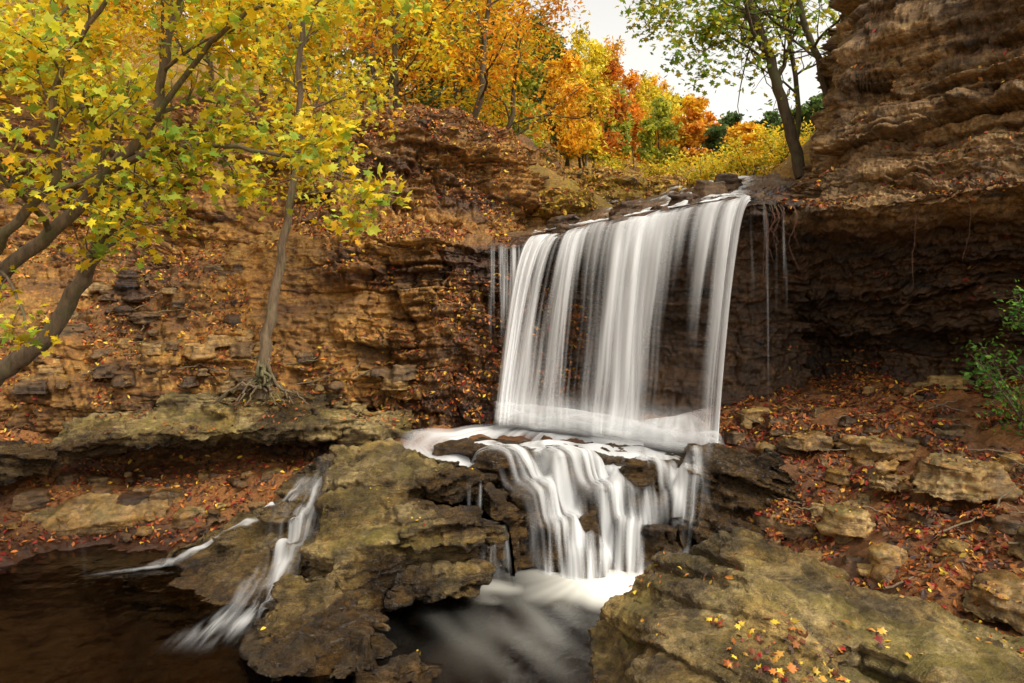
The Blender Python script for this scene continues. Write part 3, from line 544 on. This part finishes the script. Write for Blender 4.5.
t.limb([(-5.1,5.8,-1.6),(-4.7,5.7,-.8),(-4.19,5.5,-.22),(-3.75,5.5,.18),(-3.31,5.5,.55),(-2.91,5.5,.99),(-2.65,5.5,1.28),(-2.51,5.45,1.76),(-2.36,5.4,2.35),(-2.3,5.3,3.0)],[.085,.07,.06,.055,.05,.045,.037,.03,.022,.015],2,9,1.15,start=.4,j=.012)
t.limb([(-2.95,5.5,.95),(-2.58,5.4,1.08),(-2.18,5.3,1.10),(-1.7,5.2,1.02),(-1.25,5.1,.88),(-.75,5.0,.68)],[.03,.026,.02,.015,.01,.005],2,6,.7,start=.2,j=.008)
t.limb([(-5.0,6.0,-1.6),(-4.34,5.9,-.87),(-4.03,5.9,-.57),(-3.71,5.9,-.35),(-3.36,5.9,.16),(-3.2,5.9,.67),(-3.26,5.8,1.34),(-3.4,5.7,1.97),(-3.56,5.6,2.7)],[.10,.09,.08,.07,.06,.05,.04,.03,.02],2,8,1.1,start=.45,j=.012)
t.limb([(-4.1,5.6,.0),(-3.5,5.2,.45),(-3.1,5.1,.85),(-3.05,5.0,1.4),(-2.7,4.9,1.9),(-2.2,4.7,2.3)],[.04,.035,.03,.022,.015,.01],2,7,1.0,start=.3,j=.008)
t.limb([(-2.65,5.5,1.28),(-2.2,5.3,1.75),(-1.8,5.1,1.95),(-1.3,4.9,2.0),(-.8,4.8,2.05)],[.025,.02,.015,.01,.006],2,6,.8,start=.2,j=.006)
t.limb([(-3.9,5.6,.1),(-3.6,5.3,.2),(-3.4,5.2,-.05),(-3.3,5.1,-.2)],[.015,.012,.01,.005],1,4,.4,start=.2,j=.006)
mktree('maple_tree',t,M_bark,5600,.085,YG,[5,5,4,1.2,3],spread=.07)
t=Tree(12)
t.limb([(-2.92,8.75,-1.15),(-2.86,8.75,-.4),(-2.72,8.78,.35),(-2.6,8.7,1.06),(-2.43,8.6,1.76),(-2.37,8.4,2.8),(-2.2,8.2,3.6)],[.085,.07,.055,.045,.038,.03,.02],2,8,1.5,start=.5,j=.014)
for a in range(11):
    an=-2.9+a*.28; l=.22+.33*t.r.random(); z0=-.6-.25*t.r.random()
    x,y=-2.88,8.75; pts=[(x,y,z0),(x+.1*math.cos(an),y+.12*math.sin(an),z0-.18),(x+.5*l*math.cos(an),y+.3*l*math.sin(an),-.98),(x+l*math.cos(an),y+.4*l*math.sin(an),-1.08),(x+1.4*l*math.cos(an),y+.5*l*math.sin(an),-1.2)]
    Q,q=t.smooth(pts,[.026,.022,.016,.012,.006],4,.02); t.tube(Q,q,6)
mktree('rooted_maple_tree',t,M_bark,2000,.09,YG,[5,4,3,2,1],spread=.1)
for k,(pts,R,ln,n,sd) in enumerate([([(4.25,11,1.8),(4.0,11,2.79),(3.78,11,3.52),(3.49,11,4.33),(3.27,11,5.3),(2.9,10.8,6.5)],[.10,.085,.075,.065,.05,.03],2.4,3600,21),
    ([(4.7,10.8,2.3),(4.4,10.8,3.46),(4.12,10.8,4.3),(3.9,10.8,5.3)],[.06,.05,.045,.03],1.7,1000,22),
    ([(4.4,11.6,2.0),(4.42,11.6,3.2),(4.2,11.6,4.6),(4.1,11.6,6)],[.045,.04,.035,.02],1.6,900,23)]):
    t=Tree(sd); t.limb(pts,R,2,9,ln,start=.3,j=.012,up=.1)
    if k==0:
        t.limb([(3.6,11,4.0),(3.0,10.7,4.35),(2.4,10.4,4.25),(2.0,10.2,3.95)],[.03,.022,.014,.006],2,6,.8,start=.25,j=.01,up=0.)
        t.limb([(3.75,11,3.5),(3.2,10.8,3.75),(2.8,10.7,3.6),(2.55,10.6,3.3)],[.022,.016,.01,.005],2,5,.6,start=.3,j=.01,up=0.)
    mktree('leaning_tree',t,M_bark2,n,.10,[(.26,.38,.03),(.45,.46,.03),(.62,.50,.03),(.14,.25,.03)],[5,4,3,3],spread=.13)
def generic(sd,h,lean=(0,0),ch=8,ln=1.8,r0=.09,start=.25):
    t=Tree(sd); z=np.linspace(0,h,7); w=np.cumsum(t.r.normal(size=(7,2))*.12,axis=0)
    P=np.stack([w[:,0]-w[0,0]+lean[0]*z/h,w[:,1]-w[0,1]+lean[1]*z/h,z-.3],1)
    t.limb(P,np.linspace(r0,.012,7),2,ch,ln,start=start,k=4,j=.01,up=.25); return t
spec=[(-7.5,12.2,'Y'),(-5.6,11.7,'Y'),(-4.2,12.6,'Y'),(-3.1,11.9,'Y'),(-1.9,12.8,'Y'),(-.9,13.6,'O'),(-8.5,14.5,'O'),(-6.0,15,'Y'),(-3.0,15.5,'O'),(-.5,16.5,'Y'),(-11,15,'Y'),(-4.6,14.0,'Y'),(-6.8,11.1,'Y'),(-8.3,11.4,'Y'),(-.2,14.8,'O')]
PY=[(.85,.55,.015),(.68,.56,.025),(.85,.42,.012),(.40,.42,.03)];PO=[(.80,.34,.015),(.85,.46,.015),(.62,.20,.012),(.55,.42,.03)]
def hz(x,y): return float(Hall(np.array([float(x)]),np.array([float(y)]))[0])
for k,(x,y,c) in enumerate(spec):
    t=generic(100+k,4.5+2*rng.random() if k<12 else 3.2,lean=(.5*rng.normal(),-.6),ln=1.9,r0=.04+.03*rng.random(),start=.1)
    ob=mktree('autumn_tree',t,M_bark2,4000 if k<14 else 2500,.10,PY if c=='Y' else PO,[4,3,2,2],spread=.16,T=T_simple); ob.location=(x,y,(hz(x,y)+.2) if y>11.5 else 1.7)
FV=[];FF=[];FC=[];BV_=[];BF_=[];nb=0;nf=0
pals=[[(.78,.36,.03),(.68,.26,.025)],[(.85,.50,.03),(.80,.42,.03)],[(.46,.45,.05),(.30,.36,.05)],[(.60,.22,.025),(.55,.18,.02)],[(.78,.58,.04),(.60,.52,.04)],[(.12,.19,.05),(.08,.13,.035)]]
r=np.random.default_rng(77)
protos=[generic(300+i,6.,ch=7,ln=2.1,r0=.08,start=.15) for i in range(6)]
pos=[]
for i in range(130):
    y=r.uniform(17,60); x=r.uniform(-.6,.5)*y*1.1+.5
    if .0<x/y<.5: continue
    pos.append((x,y))
for i in range(95):
    q=r.uniform(-.02,.46); y=r.uniform(24,50); pos.append((q*y,y))
for x,y in [(.2,18.5),(1.4,21),(2.2,23),(.8,27),(3.0,24)]: pos.append((x,y))
for i,(x,y) in enumerate(pos):
    t=protos[i%6]; q=x/y; sc=r.uniform(.75,1.25); z=hz(x,y)
    if q>.0: # the wood thins to lower growth toward the head of the valley
        hmax=max(2.,(.36-.46*max(q-.03,0))*y-z); sc=min(sc*1.1,hmax*r.uniform(.7,1.12)/6.3)
    a=r.uniform(0,6.28); R=np.array([[math.cos(a),-math.sin(a),0],[math.sin(a),math.cos(a),0],[0,0,1]])*np.array([max(sc,.5)]*2+[sc])[:,None]
    off=np.array([x,y,z])
    bv=np.concatenate(t.V)@R.T+off; bf=np.concatenate(t.F)+nb; BV_.append(bv);BF_.append(bf);nb+=len(bv)
    n=int(1900*min(1,24/y)+500); ti=np.array(t.tips); p=ti[r.integers(0,len(ti),n)]+r.normal(size=(n,3))*.18
    pal=pals[r.choice(6,p=[.22,.32,.16,.05,.18,.07])]; cl=pn(p*.9)[:,None]
    col=np.clip(palette(n,pal,[1,1],r,.25)*(1+.5*cl),.005,.95)
    V,F,C=leafgeo(p@R.T+off,r.normal(size=(n,3))+np.array([0,-.3,.6]),.12*(1+.018*y)*r.uniform(.6,1.2,n),col,T_simple,r)
    FV.append(V);FF.append(F+nf);FC.append(C);nf+=len(V)
BVc=np.concatenate(BV_);V=np.concatenate([BVc]+FV);C=np.concatenate([np.full((len(BVc),3),.1)]+FC)
mkmesh('distant_autumn_trees',V,[np.concatenate(BF_),np.concatenate(FF)+len(BVc)],[M_bark2,M_leaf],matidx=[0,1],cols=C)
def shrub(name,x,y,z,rad,n,size,pal,w,sd,sz=1.):
    t=Tree(sd)
    for k in range(9):
        a=t.r.uniform(0,6.28); d=np.array([math.cos(a)*.6,math.sin(a)*.6,1.])*rad*t.r.uniform(.6,1.1)
        P=[np.array([x,y,z]),np.array([x,y,z])+d*.5+t.r.normal(size=3)*.05,np.array([x,y,z])+d*[1.3,1.3,1*sz]]
        t.limb(P,[.012,.008,.004],1,5,rad*.6,start=.2,k=4,j=.01)
    return mktree(name,t,M_bark2,n,size,pal,w,spread=rad*.12,T=T_simple)
GY=[(.70,.52,.03),(.45,.44,.03),(.8,.48,.02)]
for k,(x,y) in enumerate([(4.6,14.6),(3.9,15.5),(5.4,14.9),(3.4,16.8),(6.,16.5),(4.8,17.5),(2.4,18.5)]): shrub('yellow_shrub',x,y,hz(x,y),.7,1200,.08,GY,[3,3,2],400+k)
GR=[(.07,.20,.03),(.14,.30,.04),(.24,.34,.05)]
shrub('green_shrub',4.8,6.9,-1.3,.75,1000,.055,GR,[3,3,1],420,1.2)
shrub('green_shrub',4.6,6.6,-.35,.4,600,.055,GR,[3,3,1],421,1.)
t=Tree(51)
for k in range(14):
    x=2.75+.35*t.r.random() if k<10 else 3.4+1.2*t.r.random(); y=8.2-(x-3.1)*.6*(x>3.1); z=1.0; l=.2+.7*t.r.random()*(k<12)
    P=[(x,y+.05,z+.05),(x+.02,y-.03,z-.2*l),(x+t.r.normal()*.03,y,z-.6*l),(x+t.r.normal()*.05,y,z-l)]
    Q,q=t.smooth(P,[.005,.004,.003,.002],4,.006); t.tube(Q,q,4)
mkmesh('hanging_roots',np.concatenate(t.V),np.concatenate(t.F),[barkmat('root_bark',(.05,.022,.012),(.14,.055,.03))])
t=Tree(52)
for k in range(70):
    if k<40: x=t.r.uniform(-6,-1.5); y=t.r.uniform(9.0,10.1); z=-1.05+(y-9.0)*1.1
    else: x=t.r.uniform(2.4,5.5);y=t.r.uniform(5,8.4); z=float(Hn(np.array([x]),np.array([y]))[0])+.05
    a=t.r.uniform(0,3.14); l=t.r.uniform(.2,.8); d=np.array([math.cos(a),.5*math.sin(a)*(.6),.25*math.sin(a)])*l; p=np.array([x,y,z+.04])
    Q,q=t.smooth([p-d/2,p+t.r.normal(size=3)*.02,p+d/2],[.01,.008,.004],4,.008); t.tube(Q,q,5)
mkmesh('fallen_sticks',np.concatenate(t.V),np.concatenate(t.F),[M_bark])
# ------------------------------------------------------------------ light, sky, camera
w=bpy.data.worlds.new('World'); SC.world=w; w.use_nodes=True; nt=w.node_tree; bg=nt.nodes['Background']
sky=nt.nodes.new('ShaderNodeTexSky'); sky.sky_type='NISHITA'; sky.sun_disc=False
EL,AZ=math.radians(52),math.radians(135)
sky.sun_elevation=EL; sky.sun_rotation=AZ; sky.dust_density=4; sky.air_density=1.0
hs_=nt.nodes.new('ShaderNodeHueSaturation'); hs_.inputs['Saturation'].default_value=.12; hs_.inputs['Value'].default_value=2.1
mt=nt.nodes.new('ShaderNodeMix'); mt.data_type='RGBA'; mt.blend_type='MULTIPLY'; mt.inputs[0].default_value=1; mt.inputs[7].default_value=(1,.96,.88,1)
nt.links.new(sky.outputs[0],hs_.inputs['Color']); nt.links.new(hs_.outputs[0],mt.inputs[6]); nt.links.new(mt.outputs[2],bg.inputs[0]); bg.inputs[1].default_value=.15
sl=bpy.data.lights.new('sun','SUN'); sl.energy=1.4; sl.angle=math.radians(12); sl.color=(1,.90,.70)
so=bpy.data.objects.new('sun',sl); SC.collection.objects.link(so)
d=Vector((math.sin(AZ)*math.cos(EL),math.cos(AZ)*math.cos(EL),math.sin(EL))); so.rotation_euler=d.to_track_quat('Z','Y').to_euler()
cam=bpy.data.cameras.new('camera'); co=bpy.data.objects.new('camera',cam); SC.collection.objects.link(co)
co.location=(0,0,0); co.rotation_euler=(math.radians(90),0,0); cam.sensor_width=36; cam.lens=750/1024*36; cam.shift_y=-41.5/1024; cam.clip_start=.05; cam.clip_end=1000
SC.camera=co
SC.view_settings.view_transform='Standard'
